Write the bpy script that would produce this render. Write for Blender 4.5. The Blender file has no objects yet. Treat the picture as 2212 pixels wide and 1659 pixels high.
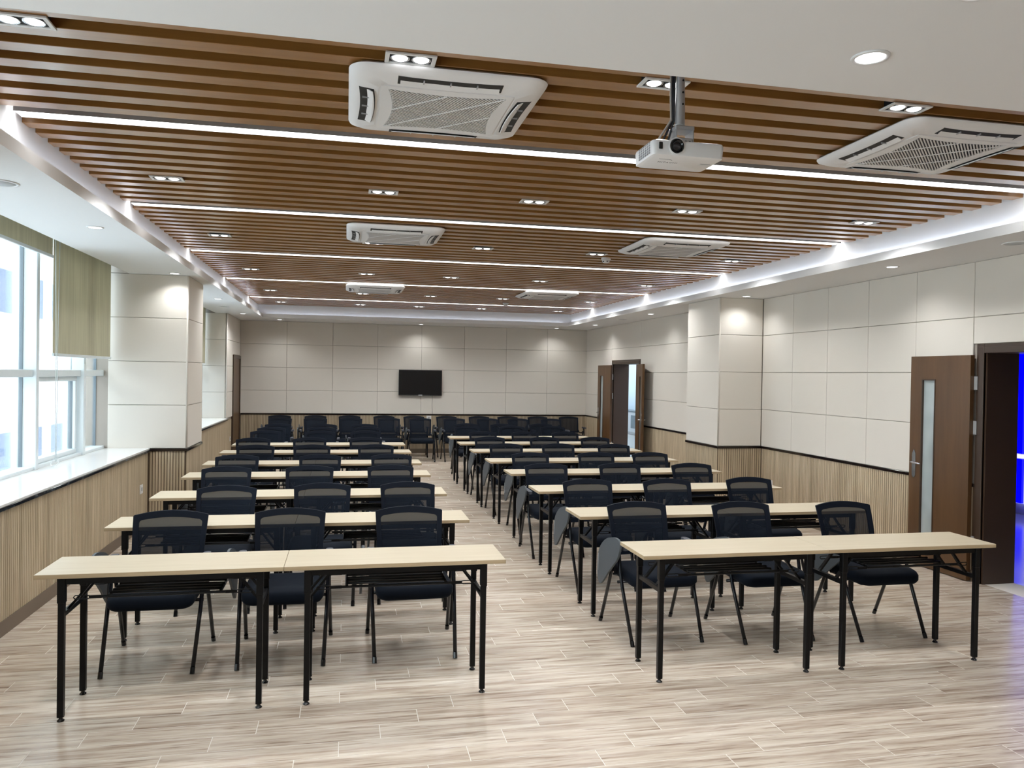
import bpy, math, random
from mathutils import Matrix, Vector
random.seed(7)
SC = bpy.context.scene
COL = SC.collection
PI = math.pi

# ---------------------------------------------------------------- camera
F_PX, YAW, PITCH, ROLL, CAM_H = 1686.6, 0.2091, 0.0112, 0.0162, 1.7832
cd = bpy.data.cameras.new('camera'); cam = bpy.data.objects.new('camera', cd); COL.objects.link(cam)
cd.sensor_fit = 'HORIZONTAL'; cd.sensor_width = 36.0; cd.lens = F_PX / 2212 * 36.0
cd.clip_start = 0.05; cd.clip_end = 200
_c, _s = math.cos(YAW), math.sin(YAW)
_fw = Vector((_s*math.cos(PITCH), _c*math.cos(PITCH), -math.sin(PITCH)))
_ri = Vector((_c, -_s, 0)); _up = _ri.cross(_fw)
_r2 = math.cos(ROLL)*_ri + math.sin(ROLL)*_up
_u2 = -math.sin(ROLL)*_ri + math.cos(ROLL)*_up
cam.matrix_world = Matrix(((_r2.x, _u2.x, -_fw.x, 0), (_r2.y, _u2.y, -_fw.y, 0), (_r2.z, _u2.z, -_fw.z, CAM_H), (0, 0, 0, 1)))
SC.camera = cam
def project(x, y, z):
    d = Vector((x, y, z-CAM_H)); w = d.dot(_fw)
    if w < .1: return None
    return 1106+F_PX*d.dot(_r2)/w, 829.5-F_PX*d.dot(_u2)/w

# ---------------------------------------------------------------- world, exposure
SC.view_settings.view_transform = 'Standard'; SC.view_settings.look = 'None'
SC.view_settings.gamma = 1.0; SC.view_settings.use_curve_mapping = False
SC.view_settings.exposure = 0.0
W_STRENGTH, STRIP_L, SPOT_W, SOFFIT_W = 11.5, 8.0, 73.0, 18.0
wd = bpy.data.worlds.new('world'); SC.world = wd; wd.use_nodes = True
bg = wd.node_tree.nodes['Background']; bg.inputs[0].default_value = (0.90, 0.96, 1.0, 1); bg.inputs[1].default_value = W_STRENGTH
SC.cycles.use_denoising = True
SC.cycles.max_bounces = 8; SC.cycles.diffuse_bounces = 5; SC.cycles.glossy_bounces = 4
SC.cycles.transmission_bounces = 4; SC.cycles.transparent_max_bounces = 24
SC.cycles.caustics_reflective = False; SC.cycles.caustics_refractive = False
SC.cycles.sample_clamp_indirect = 6.0
def portal(name, loc, rot, sx, sy):     # daylight sampling guides in the window openings
    l = bpy.data.lights.new(name, 'AREA'); l.shape = 'RECTANGLE'; l.size = sx; l.size_y = sy
    l.cycles.is_portal = True
    o = bpy.data.objects.new(name, l); COL.objects.link(o); o.location = loc; o.rotation_euler = rot
portal('daylight_portal', (-2.9, 7.05, 1.95), (0, -PI/2, 0), 2.3, 5.1)
portal('daylight_portal', (-2.9, 1.1, 1.95), (0, -PI/2, 0), 2.3, 5.0)
portal('daylight_portal', (-2.9, 13.07, 1.95), (0, -PI/2, 0), 2.3, 5.0)

# ---------------------------------------------------------------- room numbers
XL, XR, YB, YF = -2.213, 5.531, 17.61, -2.6
Z_SILL, Z_SOF, RH = 0.8775, 2.8696, 0.498
Z_SLAT = 3.13
TL, TR, TB, TF = -1.665, 4.70, 16.44, 2.645      # tray opening in the soffit
UL, UR, UB = -1.765, 4.775, 16.53                # cove wall above it

# ---------------------------------------------------------------- materials
MATS = {}
def mat(name, col, rough=.6, metal=0., spec=.5, emit=None, es=0., sheen=0., coat=0.):
    m = bpy.data.materials.new(name); m.use_nodes = True
    b = m.node_tree.nodes['Principled BSDF']
    b.inputs['Base Color'].default_value = (*col, 1); b.inputs['Roughness'].default_value = rough
    b.inputs['Metallic'].default_value = metal; b.inputs['Specular IOR Level'].default_value = spec
    if sheen: b.inputs['Sheen Weight'].default_value = sheen; b.inputs['Sheen Roughness'].default_value = .4
    if coat: b.inputs['Coat Weight'].default_value = coat; b.inputs['Coat Roughness'].default_value = .1
    if emit: b.inputs['Emission Color'].default_value = (*emit, 1); b.inputs['Emission Strength'].default_value = es
    MATS[name] = m
    return m
def nd(m, t, **k):
    n = m.node_tree.nodes.new(t)
    for a, v in k.items(): setattr(n, a, v)
    return n
def lk(m, a, b): m.node_tree.links.new(a, b)
def bsdf(m): return m.node_tree.nodes['Principled BSDF']
def ramp(m, fac, stops):
    r = nd(m, 'ShaderNodeValToRGB'); e = r.color_ramp.elements
    while len(e) < len(stops): e.new(.5)
    for el, (p_, c_) in zip(e, stops): el.position = p_; el.color = (*c_, 1)
    lk(m, fac, r.inputs[0]); return r.outputs[0]
def noise(m, scale, detail=3, vec=None, rough=.5):
    n = nd(m, 'ShaderNodeTexNoise'); n.inputs['Scale'].default_value = scale
    n.inputs['Detail'].default_value = detail; n.inputs['Roughness'].default_value = rough
    if vec is not None: lk(m, vec, n.inputs['Vector'])
    return n.outputs['Fac']
def mapped(m, scale, coord='Object'):
    if coord == 'World': src = nd(m, 'ShaderNodeNewGeometry').outputs['Position']
    else: src = nd(m, 'ShaderNodeTexCoord').outputs[coord]
    mp = nd(m, 'ShaderNodeMapping'); mp.inputs['Scale'].default_value = scale
    lk(m, src, mp.inputs['Vector']); return mp.outputs[0]
def mixc(m, fac, a, b, mode='MIX'):
    n = nd(m, 'ShaderNodeMix', data_type='RGBA', blend_type=mode)
    for sock, v in ((n.inputs[0], fac), (n.inputs[6], a), (n.inputs[7], b)):
        if hasattr(v, 'links'): lk(m, v, sock)
        elif isinstance(v, tuple): sock.default_value = (*v, 1)
        else: sock.default_value = v
    return n.outputs[2]
def bump(m, fac, strength, dist=.002):
    b = nd(m, 'ShaderNodeBump'); b.inputs['Strength'].default_value = strength; b.inputs['Distance'].default_value = dist
    lk(m, fac, b.inputs['Height']); lk(m, b.outputs[0], bsdf(m).inputs['Normal'])
def grain(m, c0, c1, scale, coord='World', lo=.3, hi=.7):
    f = noise(m, 1.0, 5, mapped(m, scale, coord), .6)
    c = ramp(m, f, ((lo, c0), (hi, c1))); lk(m, c, bsdf(m).inputs['Base Color']); return c

mat('white_paint', (.86, .86, .86), .75); mat('white_plastic', (.72, .72, .71), .4); mat('grey_plastic', (.34, .34, .35), .5)
mat('cove_paint', (.82, .82, .83), .6)
m = mat('panel_fabric', (.70, .655, .59), .85, spec=.2); bump(m, noise(m, 900, 2, mapped(m, (1, 1, 1), 'World')), .12, .001)
mat('panel_backing', (.36, .32, .28), .8)
m = mat('slat_wood', (.33, .17, .07), .30, spec=.6, coat=.7); grain(m, (.235, .102, .022), (.30, .138, .034), (.7, 30, 30)); bsdf(m).inputs['Coat Roughness'].default_value = .22
mat('slat_backing', (.10, .045, .018), .7)
m = mat('wainscot_wood', (.5, .38, .24), .6)
c1 = noise(m, 1, 4, mapped(m, (14, 14, 1.2), 'World'), .6)
lk(m, ramp(m, c1, ((.3, (.42, .335, .225)), (.55, (.55, .455, .32)), (.75, (.65, .555, .41)))), bsdf(m).inputs['Base Color'])
lkc = bsdf(m).inputs['Base Color'].links[0].from_socket
rn = nd(m, 'ShaderNodeObjectInfo').outputs['Random']; lk(m, mixc(m, 1.0, lkc, ramp(m, rn, ((0, (.80, .78, .75)), (1, (1.06, 1.05, 1.03)))), 'MULTIPLY'), bsdf(m).inputs['Base Color'])
mat('wainscot_groove', (.10, .065, .038), .8)
mat('dark_trim', (.012, .007, .006), .12, coat=.3)
mat('baseboard', (.16, .12, .085), .5)
m = mat('sill_marble', (.8, .8, .79), .12)
m = mat('sill_edge', (.02, .025, .035), .08); grain(m, (.008, .01, .015), (.14, .16, .18), (9, 9, 14), lo=.52, hi=.68)
m = mat('table_wood', (.72, .58, .38), .38); grain(m, (.475, .405, .29), (.53, .465, .345), (1.5, 45, 45), 'Object')
m = mat('table_edge', (.5, .37, .22), .5); grain(m, (.36, .265, .155), (.46, .355, .225), (1.5, 45, 45), 'Object')
mat('black_metal', (.003, .003, .0035), .36, spec=.22); mat('black_gloss', (.003, .003, .004), .12)
mat('chair_plastic', (.004, .006, .010), .42, spec=.3); mat('chair_tube', (.004, .0045, .007), .24, spec=.4)
m = mat('seat_fabric', (.0022, .0045, .0095), .8, spec=.12, sheen=.02); bump(m, noise(m, 700, 2, mapped(m, (1, 1, 1))), .3, .001)
mat('back_frame_fabric', (.0022, .0045, .0105), .6, spec=.12, sheen=.025)
mat('tablet_grey', (.060, .071, .080), .5, spec=.35); mat('arm_pad', (.05, .055, .07), .45)
mat('chrome', (.62, .62, .63), .22, metal=1.); mat('brushed_steel', (.55, .55, .56), .4, metal=.6); mat('steel_plate', (.6, .6, .6), .35, metal=.6)
m = mat('door_wood', (.1, .045, .018), .35); grain(m, (.066, .032, .012), (.118, .058, .022), (10, 10, .9), lo=.25, hi=.75)
mat('door_frame_wood', (.048, .027, .016), .35)
mat('tv_black', (.004, .004, .005), .25); mat('tv_bezel', (.01, .01, .011), .3); mat('badge_grey', (.45, .45, .45), .4)
mat('window_frame', (.72, .78, .80), .35); mat('window_gasket', (.18, .22, .25), .5)
m = mat('blind_fabric', (.3, .27, .2), .85)
f = noise(m, 1, 3, mapped(m, (1, 26, 1.2), 'World'))
cbl = ramp(m, f, ((.3, (.47, .44, .335)), (.7, (.57, .535, .41)))); lk(m, cbl, bsdf(m).inputs['Base Color'])
tl_ = nd(m, 'ShaderNodeBsdfTranslucent'); lk(m, cbl, tl_.inputs[0]); mx_ = nd(m, 'ShaderNodeMixShader'); mx_.inputs[0].default_value = .4
lk(m, bsdf(m).outputs[0], mx_.inputs[1]); lk(m, tl_.outputs[0], mx_.inputs[2]); lk(m, mx_.outputs[0], m.node_tree.nodes['Material Output'].inputs[0])
mat('black_inside', (.006, .006, .006), .6); mat('lens_glass', (.01, .01, .015), .05, coat=1.)
mat('ink', (.02, .02, .025), .5); mat('ac_white', (.82, .81, .81), .38); mat('grille_plastic', (.66, .64, .63), .5)
mat('cable_dark', (.015, .015, .02), .5); mat('cable_pale', (.40, .37, .34), .5); mat('light_ring', (.8, .8, .8), .4)
mat('tile_grout', (.70, .66, .60), .8)
mat('speaker_grey', (.52, .54, .55), .7)
mat('led_strip', (1, 1, 1), .5, emit=(1, .985, .97), es=STRIP_L)
mat('lamp_face', (1, 1, 1), .5, emit=(.96, .97, 1), es=7.0)
mat('lamp_face_soffit', (1, 1, 1), .5, emit=(.97, .98, 1), es=6.0)
mat('facade_white', (.50, .52, .54), .8); mat('facade_blue', (.07, .10, .17), .6); mat('facade_window', (.12, .15, .17), .3)
mat('hall_sky_paint', (.60, .72, .82), .7); mat('hall_fill_glow', (1, 1, 1), .5, emit=(.95, .98, 1), es=16.0)  # hall colour stands for sky; its lamp glow is added light
mat('outside_floor', (.55, .57, .56), .15); mat('corridor_paint', (.62, .62, .68), .7)
mat('blue_led', (.0, .0, .3), .5, emit=(.0, .0, 1.0), es=2.2); mat('lavender_panel', (.3, .3, .8), .5, emit=(.42, .42, 1.0), es=1.0)
mat('white_led', (.8, .8, .9), .5, emit=(.8, .8, 1.0), es=1.6)
# thin window glass: clear with a faint reflection
def thin_glass(name, tint, refl, rough=.02):
    m = bpy.data.materials.new(name); m.use_nodes = True; nt = m.node_tree; nt.nodes.clear()
    o = nd(m, 'ShaderNodeOutputMaterial'); t = nd(m, 'ShaderNodeBsdfTransparent'); g = nd(m, 'ShaderNodeBsdfGlossy'); x = nd(m, 'ShaderNodeMixShader')
    t.inputs[0].default_value = (*tint, 1); g.inputs['Roughness'].default_value = rough
    fr = nd(m, 'ShaderNodeFresnel'); fr.inputs[0].default_value = 1.4
    mu = nd(m, 'ShaderNodeMath', operation='MULTIPLY'); mu.inputs[1].default_value = refl
    lk(m, fr.outputs[0], mu.inputs[0]); lk(m, mu.outputs[0], x.inputs[0]); lk(m, t.outputs[0], x.inputs[1]); lk(m, g.outputs[0], x.inputs[2])
    lk(m, x.outputs[0], o.inputs[0]); MATS[name] = m
thin_glass('pane_glass', (.93, .97, .98), .7)
m = mat('frosted_pane', (.42, .47, .48), .18, spec=.6)
f = noise(m, 1, 2, mapped(m, (3, 3, 2.2), 'World')); lk(m, ramp(m, f, ((.35, (.30, .34, .34)), (.65, (.44, .49, .49)))), bsdf(m).inputs['Base Color'])
# open chair mesh: navy threads with small holes
m = bpy.data.materials.new('chair_mesh'); m.use_nodes = True; nt = m.node_tree; MATS['chair_mesh'] = m
b = bsdf(m); b.inputs['Base Color'].default_value = (.004, .0075, .0145, 1); b.inputs['Roughness'].default_value = .7
b.inputs['Specular IOR Level'].default_value = .12; b.inputs['Sheen Weight'].default_value = .03
t = nd(m, 'ShaderNodeBsdfTransparent'); x = nd(m, 'ShaderNodeMixShader'); x.inputs[0].default_value = .10
lk(m, b.outputs[0], x.inputs[1]); lk(m, t.outputs[0], x.inputs[2]); lk(m, x.outputs[0], nt.nodes['Material Output'].inputs[0])

# floor tile: wood-look porcelain, 800 x 150, third-lap
TX, TY, TX0, TY0, TSH = .8, .15, 1.387, 3.54, .2
m = mat('floor_tile', (.5, .4, .32), .3, spec=.5)
pos = nd(m, 'ShaderNodeNewGeometry').outputs['Position']
sp = nd(m, 'ShaderNodeSeparateXYZ'); lk(m, pos, sp.inputs[0])
def M2(op, a, b=None):
    n = nd(m, 'ShaderNodeMath', operation=op)
    for i, v in enumerate((a, b)):
        if v is None: continue
        if hasattr(v, 'links'): lk(m, v, n.inputs[i])
        else: n.inputs[i].default_value = v
    return n.outputs[0]
rowi = M2('FLOOR', M2('DIVIDE', M2('SUBTRACT', sp.outputs[1], TY0), TY))
coli = M2('FLOOR', M2('DIVIDE', M2('SUBTRACT', M2('SUBTRACT', sp.outputs[0], TX0), M2('MULTIPLY', rowi, TSH)), TX))
cmb = nd(m, 'ShaderNodeCombineXYZ'); lk(m, rowi, cmb.inputs[0]); lk(m, coli, cmb.inputs[1])
wn = nd(m, 'ShaderNodeTexWhiteNoise', noise_dimensions='3D'); lk(m, cmb.outputs[0], wn.inputs[0])
off = nd(m, 'ShaderNodeVectorMath', operation='SCALE'); lk(m, wn.outputs['Color'], off.inputs[0]); off.inputs[3].default_value = 30
mp = nd(m, 'ShaderNodeMapping'); mp.inputs['Scale'].default_value = (1.1, 13, 1); lk(m, pos, mp.inputs[0])
ad = nd(m, 'ShaderNodeVectorMath', operation='ADD'); lk(m, mp.outputs[0], ad.inputs[0]); lk(m, off.outputs[0], ad.inputs[1])
n1 = noise(m, 1.6, 5, ad.outputs[0], .62)
mp2 = nd(m, 'ShaderNodeMapping'); mp2.inputs['Scale'].default_value = (2.2, 42, 1); lk(m, pos, mp2.inputs[0])
ad2 = nd(m, 'ShaderNodeVectorMath', operation='ADD'); lk(m, mp2.outputs[0], ad2.inputs[0]); lk(m, off.outputs[0], ad2.inputs[1])
n2 = noise(m, 1.3, 4, ad2.outputs[0], .6)
ca = ramp(m, n1, ((.26, (.31, .23, .175)), (.40, (.485, .405, .33)), (.54, (.615, .54, .45)), (.70, (.70, .645, .56))))
cb = ramp(m, n2, ((.32, (.36, .27, .23)), (.44, (.88, .85, .83)), (.6, (1.0, 1.0, 1.0))))
cc = mixc(m, .75, ca, cb, 'MULTIPLY')
tint = ramp(m, wn.outputs['Value'], ((0, (.90, .87, .85)), (1, (1.0, 1.0, 1.0))))
lk(m, mixc(m, 1.0, cc, tint, 'MULTIPLY'), bsdf(m).inputs['Base Color'])
lk(m, M2('ADD', M2('MULTIPLY', n1, .12), .19), bsdf(m).inputs['Roughness'])

# ---------------------------------------------------------------- mesh helpers
class MB:
    def __init__(s): s.v = []; s.f = []
    def add(s, vs, fs):
        o = len(s.v); s.v += [tuple(q) for q in vs]; s.f += [tuple(i+o for i in q) for q in fs]; return s
    def box(s, x0, x1, y0, y1, z0, z1):
        return s.add([(x0,y0,z0),(x1,y0,z0),(x1,y1,z0),(x0,y1,z0),(x0,y0,z1),(x1,y0,z1),(x1,y1,z1),(x0,y1,z1)],
                     [(0,3,2,1),(4,5,6,7),(0,1,5,4),(1,2,6,5),(2,3,7,6),(3,0,4,7)])
    def cbox(s, x0, x1, y0, y1, z0, z1, c):          # box with chamfered edges
        vs = []; idx = {}
        X, Y, Z = (x0, x1), (y0, y1), (z0, z1)
        for i in (0, 1):
            for j in (0, 1):
                for k in (0, 1):
                    for a in range(3):
                        p_ = [X[i]+(c if i == 0 else -c), Y[j]+(c if j == 0 else -c), Z[k]+(c if k == 0 else -c)]
                        p_[a] = (X, Y, Z)[a][(i, j, k)[a]]
                        idx[i, j, k, a] = len(vs); vs.append(p_)
        fs = []
        def face(q, nrm):
            P = [Vector(vs[t]) for t in q]
            if (P[1]-P[0]).cross(P[2]-P[0]).dot(Vector(nrm)) < 0: q = q[::-1]
            fs.append(tuple(q))
        for a in range(3):
            b_, c_ = [t for t in range(3) if t != a]
            for sgn in (0, 1):
                q = []
                for (u, w) in ((0, 0), (1, 0), (1, 1), (0, 1)):
                    t = [0, 0, 0]; t[a] = sgn; t[b_] = u; t[c_] = w; q.append(idx[(*t, a)])
                nrm = [0, 0, 0]; nrm[a] = 1 if sgn else -1; face(q, nrm)
            for u in (0, 1):
                for w in (0, 1):
                    q = []; t = [0, 0, 0]; t[b_] = u; t[c_] = w
                    t[a] = 0; q += [idx[(*t, b_)], idx[(*t, c_)]]; t[a] = 1; q += [idx[(*t, c_)], idx[(*t, b_)]]
                    nrm = [0, 0, 0]; nrm[b_] = 1 if u else -1; nrm[c_] = 1 if w else -1; face(q, nrm)
        for i in (0, 1):
            for j in (0, 1):
                for k in (0, 1):
                    face([idx[i, j, k, 0], idx[i, j, k, 1], idx[i, j, k, 2]], [2*i-1, 2*j-1, 2*k-1])
        return s.add(vs, fs)
    def tube(s, pts, r, n=8, cap=True, sq=None):     # sq: (half_a, half_b) for flat bar section
        pts = [Vector(p_) for p_ in pts]; rings = []; ref = None
        for i, p_ in enumerate(pts):
            d = (pts[min(i+1, len(pts)-1)]-pts[max(i-1, 0)]).normalized()
            if ref is None:
                ref = Vector((0, 0, 1)) if abs(d.z) < .9 else Vector((0, 1, 0))
            a = d.cross(ref).normalized(); b_ = a.cross(d).normalized(); ref = b_
            rr = r[i] if isinstance(r, (list, tuple)) else r
            if sq: ring = [p_+a*sq[0]*u+b_*sq[1]*w for u, w in ((-1, -1), (1, -1), (1, 1), (-1, 1))]
            else: ring = [p_+(a*math.cos(2*PI*k/n)+b_*math.sin(2*PI*k/n))*rr for k in range(n)]
            rings.append(ring)
        n = len(rings[0]); vs = [q for ring in rings for q in ring]; fs = []
        for i in range(len(rings)-1):
            for k in range(n): fs.append((i*n+k, i*n+(k+1) % n, (i+1)*n+(k+1) % n, (i+1)*n+k))
        if cap: fs.append(tuple(range(n))[::-1]); fs.append(tuple((len(rings)-1)*n+k for k in range(n)))
        return s.add(vs, fs)
    def lathe(s, prof, c=(0, 0, 0), n=20, axis='z'): # prof: (r, h)
        vs = []; fs = []
        for r, h in prof:
            for k in range(n):
                a, b_ = r*math.cos(2*PI*k/n), r*math.sin(2*PI*k/n)
                q = (a, b_, h) if axis == 'z' else (a, -h, b_) if axis == 'y' else (h, a, b_)
                vs.append((c[0]+q[0], c[1]+q[1], c[2]+q[2]))
        for i in range(len(prof)-1):
            for k in range(n): fs.append((i*n+k, i*n+(k+1) % n, (i+1)*n+(k+1) % n, (i+1)*n+k))
        fs.append(tuple(range(n))[::-1]); fs.append(tuple((len(prof)-1)*n+k for k in range(n)))
        return s.add(vs, fs)
    def loft(s, rings, cap0=True, cap1=True):
        n = len(rings[0]); vs = [q for r in rings for q in r]; fs = []
        for i in range(len(rings)-1):
            for k in range(n): fs.append((i*n+k, i*n+(k+1) % n, (i+1)*n+(k+1) % n, (i+1)*n+k))
        if cap0: fs.append(tuple(range(n))[::-1])
        if cap1: fs.append(tuple((len(rings)-1)*n+k for k in range(n)))
        return s.add(vs, fs)
    def mesh(s, name, mt, smooth=False):
        me = bpy.data.meshes.new(name); me.from_pydata(s.v, [], s.f); me.update()
        if mt: me.materials.append(MATS[mt] if isinstance(mt, str) else mt)
        if smooth:
            for q in me.polygons: q.use_smooth = True
            if smooth is not True: me.set_sharp_from_angle(angle=smooth)
        return me
    def build(s, name, mt, parent=None, smooth=False, loc=None):
        return link(name, s.mesh(name, mt, smooth), parent, loc)
def link(name, data, parent=None, loc=None):
    o = bpy.data.objects.new(name, data); COL.objects.link(o)
    if parent is not None: o.parent = parent
    if loc is not None: o.location = loc
    return o
CHILD = {}
def children(o): return [c for c in o.children]
def copy_tree(o, parent=None):
    c = o.copy(); COL.objects.link(c)
    c.parent = parent
    for ch in children(o): copy_tree(ch, c)
    return c
def tag(o, label, cat, group=None, kind=None):
    o['label'] = label; o['category'] = cat
    if group: o['group'] = group
    if kind: o['kind'] = kind
    return o
def empty(name, loc=(0, 0, 0), rz=0):
    o = bpy.data.objects.new(name, None); COL.objects.link(o); o.location = loc; o.rotation_euler = (0, 0, rz)
    o.empty_display_size = .1
    return o
def rrect(hx, hy, r, n=5, cx=0, cy=0):
    out = []
    for k, (sx, sy) in enumerate(((1, 1), (-1, 1), (-1, -1), (1, -1))):
        for i in range(n+1):
            a = PI/2*k+PI/2*i/n
            out.append((cx+sx*(hx-r)+r*math.cos(a), cy+sy*(hy-r)+r*math.sin(a)))
    return out
def ring3(pts, z): return [(x, y, z) for x, y in pts]
SM = math.radians(40)
ORD = ['first', 'second', 'third', 'fourth', 'fifth', 'sixth', 'seventh', 'eighth', 'ninth', 'tenth']

# ================================================================ STRUCTURE
# ---- floor
fl = tag(MB().box(-2.25, 5.86, YF, YB+.05, -.06, -.0009).build('floor', 'tile_grout'), 'wood-look plank tile floor of the classroom', 'floor', kind='structure')
tiles = []
for r in range(int((YF-TY0)/TY)-1, int((YB-TY0)/TY)+2):
    y0 = TY0+r*TY
    for c in range(-8, 12):
        x0 = TX0+r*TSH+c*TX
        x0 = TX0+((r*TSH) % TX)+c*TX
        xa, xb, ya, yb = max(x0, -2.245), min(x0+TX, 5.55), max(y0, YF), min(y0+TY, YB)
        if xb-xa < .03 or yb-ya < .02: continue
        tiles.append((xa, xb, ya, yb))
G = .0019
def tile_mb(mb, xa, xb, ya, yb):
    return mb.cbox(xa+G, xb-G, ya+G, yb-G, -.012, 0, .0006)
def seen(t):
    q = project((t[0]+t[1])/2, (t[2]+t[3])/2, 0)
    return q and -150 < q[0] < 2362 and 900 < q[1] < 1730
near = sorted([t for t in tiles if seen(t)], key=lambda t: (t[0]+t[1])**2/4+(t[2]+t[3])**2/4)[:300]
nset = set(near); shared = {}
for t in near:
    key = (round(t[1]-t[0], 3), round(t[3]-t[2], 3))
    if key not in shared: shared[key] = tile_mb(MB(), 0, key[0], 0, key[1]).mesh('tile', 'floor_tile')
    link('tile', shared[key], fl, (t[0], t[2], 0))
mb = MB()
for t in tiles:
    if t not in nset: tile_mb(mb, *t)
mb.build('tile_field', 'floor_tile', fl)['kind'] = 'stuff'

# ---- ceiling: white soffit ring, cove walls, wood slats
mb = MB()
mb.box(-2.95, XR+.35, YF-.1, TF, Z_SOF, 2.912).box(-2.43, TL, TF, TB, Z_SOF, 2.912).box(TR, XR+.35, TF, TB, Z_SOF, 2.912)
mb.box(-2.43, XR+.35, TB, YB+.1, Z_SOF, 2.912)
mb.box(TL-.012, TL, TF, TB, 2.912, 2.945).box(TR, TR+.012, TF, TB, 2.912, 2.945).box(TL-.012, TR+.012, TB, TB+.012, 2.912, 2.945)
ce = tag(mb.build('ceiling', 'white_paint'), 'white dropped ceiling border around the wooden slat field', 'ceiling', kind='structure')
mb = MB()
mb.box(UL-.08, UL, TF-.1, UB+.08, 2.912, 3.4).box(UR, UR+.08, TF-.1, UB+.08, 2.912, 3.4).box(UL-.08, UR+.08, UB, UB+.08, 2.912, 3.4).box(UL, UR, TF-.2, TF-.12, 2.912, 3.4)
mb.build('cove_wall', 'cove_paint', ce)
MB().box(UL-.08, UR+.08, TF-.2, UB+.08, 3.19, 3.25).build('backing_board', 'slat_backing', ce)
MB().box(-2.95, UL-.08, TF-.3, UB+.6, 3.02, 3.10).build('pocket_top', 'white_paint', ce)
SLAT_W = .097
def slat_y(k): return 4.59+(k*.195 if k < 0 else k*.19)
STRIPS = (0, 12, 25, 39, 54)
sl = MB().cbox(UL, UR, 0, SLAT_W, Z_SLAT, Z_SLAT+.06, .002).mesh('slat', 'slat_wood')
k = -10
while slat_y(k)+SLAT_W < UB+.02:
    if k not in STRIPS: link('slat', sl, ce, (0, slat_y(k), 0))
    k += 1

# ---- wall helpers
def panels(parent, axis, plane, rng, rows, out, th=.02, gap=.0022, skip=None):
    """fabric panels: axis 'x' = wall at x=plane running in y, axis 'y' = wall at y=plane running in x; out = -1/+1 side faced"""
    for i in range(len(rng)-1):
        for j in range(len(rows)-1):
            if skip and skip(i, j): continue
            a0, a1, z0, z1 = rng[i]+gap, rng[i+1]-gap, rows[j]+gap, rows[j+1]-gap
            p0, p1 = (plane, plane+th*out) if out > 0 else (plane+th*out, plane)
            mb = MB()
            if axis == 'x': mb.cbox(p0, p1, a0, a1, z0, z1, .0035)
            else: mb.cbox(a0, a1, p0, p1, z0, z1, .0035)
            mb.build('panel', 'panel_fabric', parent)
ROWS = [Z_SILL+RH*i for i in range(5)]
PITCH, SW, SD = .0317, .0235, .012
SLATM = {}
def wain_slat(axis, z0, z1):
    key = (axis, z0, z1)
    if key not in SLATM:
        mb = MB()
        if axis == 'x': mb.cbox(-SD, SD, 0, SW, z0, z1, .002)
        else: mb.cbox(0, SW, -SD, SD, z0, z1, .002)
        SLATM[key] = mb.mesh('wainscot_slat', 'wainscot_wood')
    return SLATM[key]
def wainscot(parent, axis, plane, a0, a1, single=True, z0=.1, z1=.848):
    gb = MB()
    if axis == 'x': gb.box(plane-.006, plane+.006, a0, a1, 0, z1+.002)
    else: gb.box(a0, a1, plane-.006, plane+.006, 0, z1+.002)
    gb.build('groove_board', 'wainscot_groove', parent)
    n = int((a1-a0+.004)/PITCH); st = (a1-a0-(n*PITCH-(PITCH-SW)))/2
    if single:
        me = wain_slat(axis, z0, z1)
        for i in range(n):
            a = a0+st+i*PITCH; link('wainscot_slat', me, parent, (plane, a, 0) if axis == 'x' else (a, plane, 0))
    else:
        mb = MB()
        for i in range(n):
            a = a0+st+i*PITCH
            if axis == 'x': mb.box(plane-SD, plane+SD, a, a+SW, z0, z1)
            else: mb.box(a, a+SW, plane-SD, plane+SD, z0, z1)
        mb.build('wainscot_slats', 'wainscot_wood', parent)['kind'] = 'stuff'
def base_and_trim(name_n, axis, plane, out, a0, a1, bname, blabel, tlabel):
    """dark rail over the wainscot and baseboard below it"""
    o1 = plane+.012*out; o2 = plane+.026*out
    def bx(mb, q, z0, z1):
        lo, hi = min(plane-.02*out, q), max(plane-.02*out, q)
        return mb.cbox(lo, hi, a0, a1, z0, z1, .002) if axis == 'x' else mb.cbox(a0, a1, lo, hi, z0, z1, .002)
    tag(bx(MB(), o2, .848, Z_SILL).build('trim_%d' % name_n, 'dark_trim'), tlabel, 'trim', kind='structure')
    tag(bx(MB(), o1+.006*out, -.002, .1).build(bname, 'baseboard'), blabel, 'baseboard', kind='structure')

# ---- back wall
wb = tag(MB().box(XL-.5, XR+.3, YB, YB+.2, 0, 3.0).build('wall_back', 'panel_backing'), 'back wall of cream fabric panels above slatted wood wainscot', 'wall', kind='structure')
colw = (XR+2.243)/8
panels(wb, 'y', YB, [-2.243+colw*i for i in range(9)], ROWS, -1)
wainscot(wb, 'y', YB-.005, XL, XR, single=False)
base_and_trim(1, 'y', YB, -1, XL, XR, 'baseboard_back', 'dark baseboard along the back wall', 'dark rail above the back wall wainscot')

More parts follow.
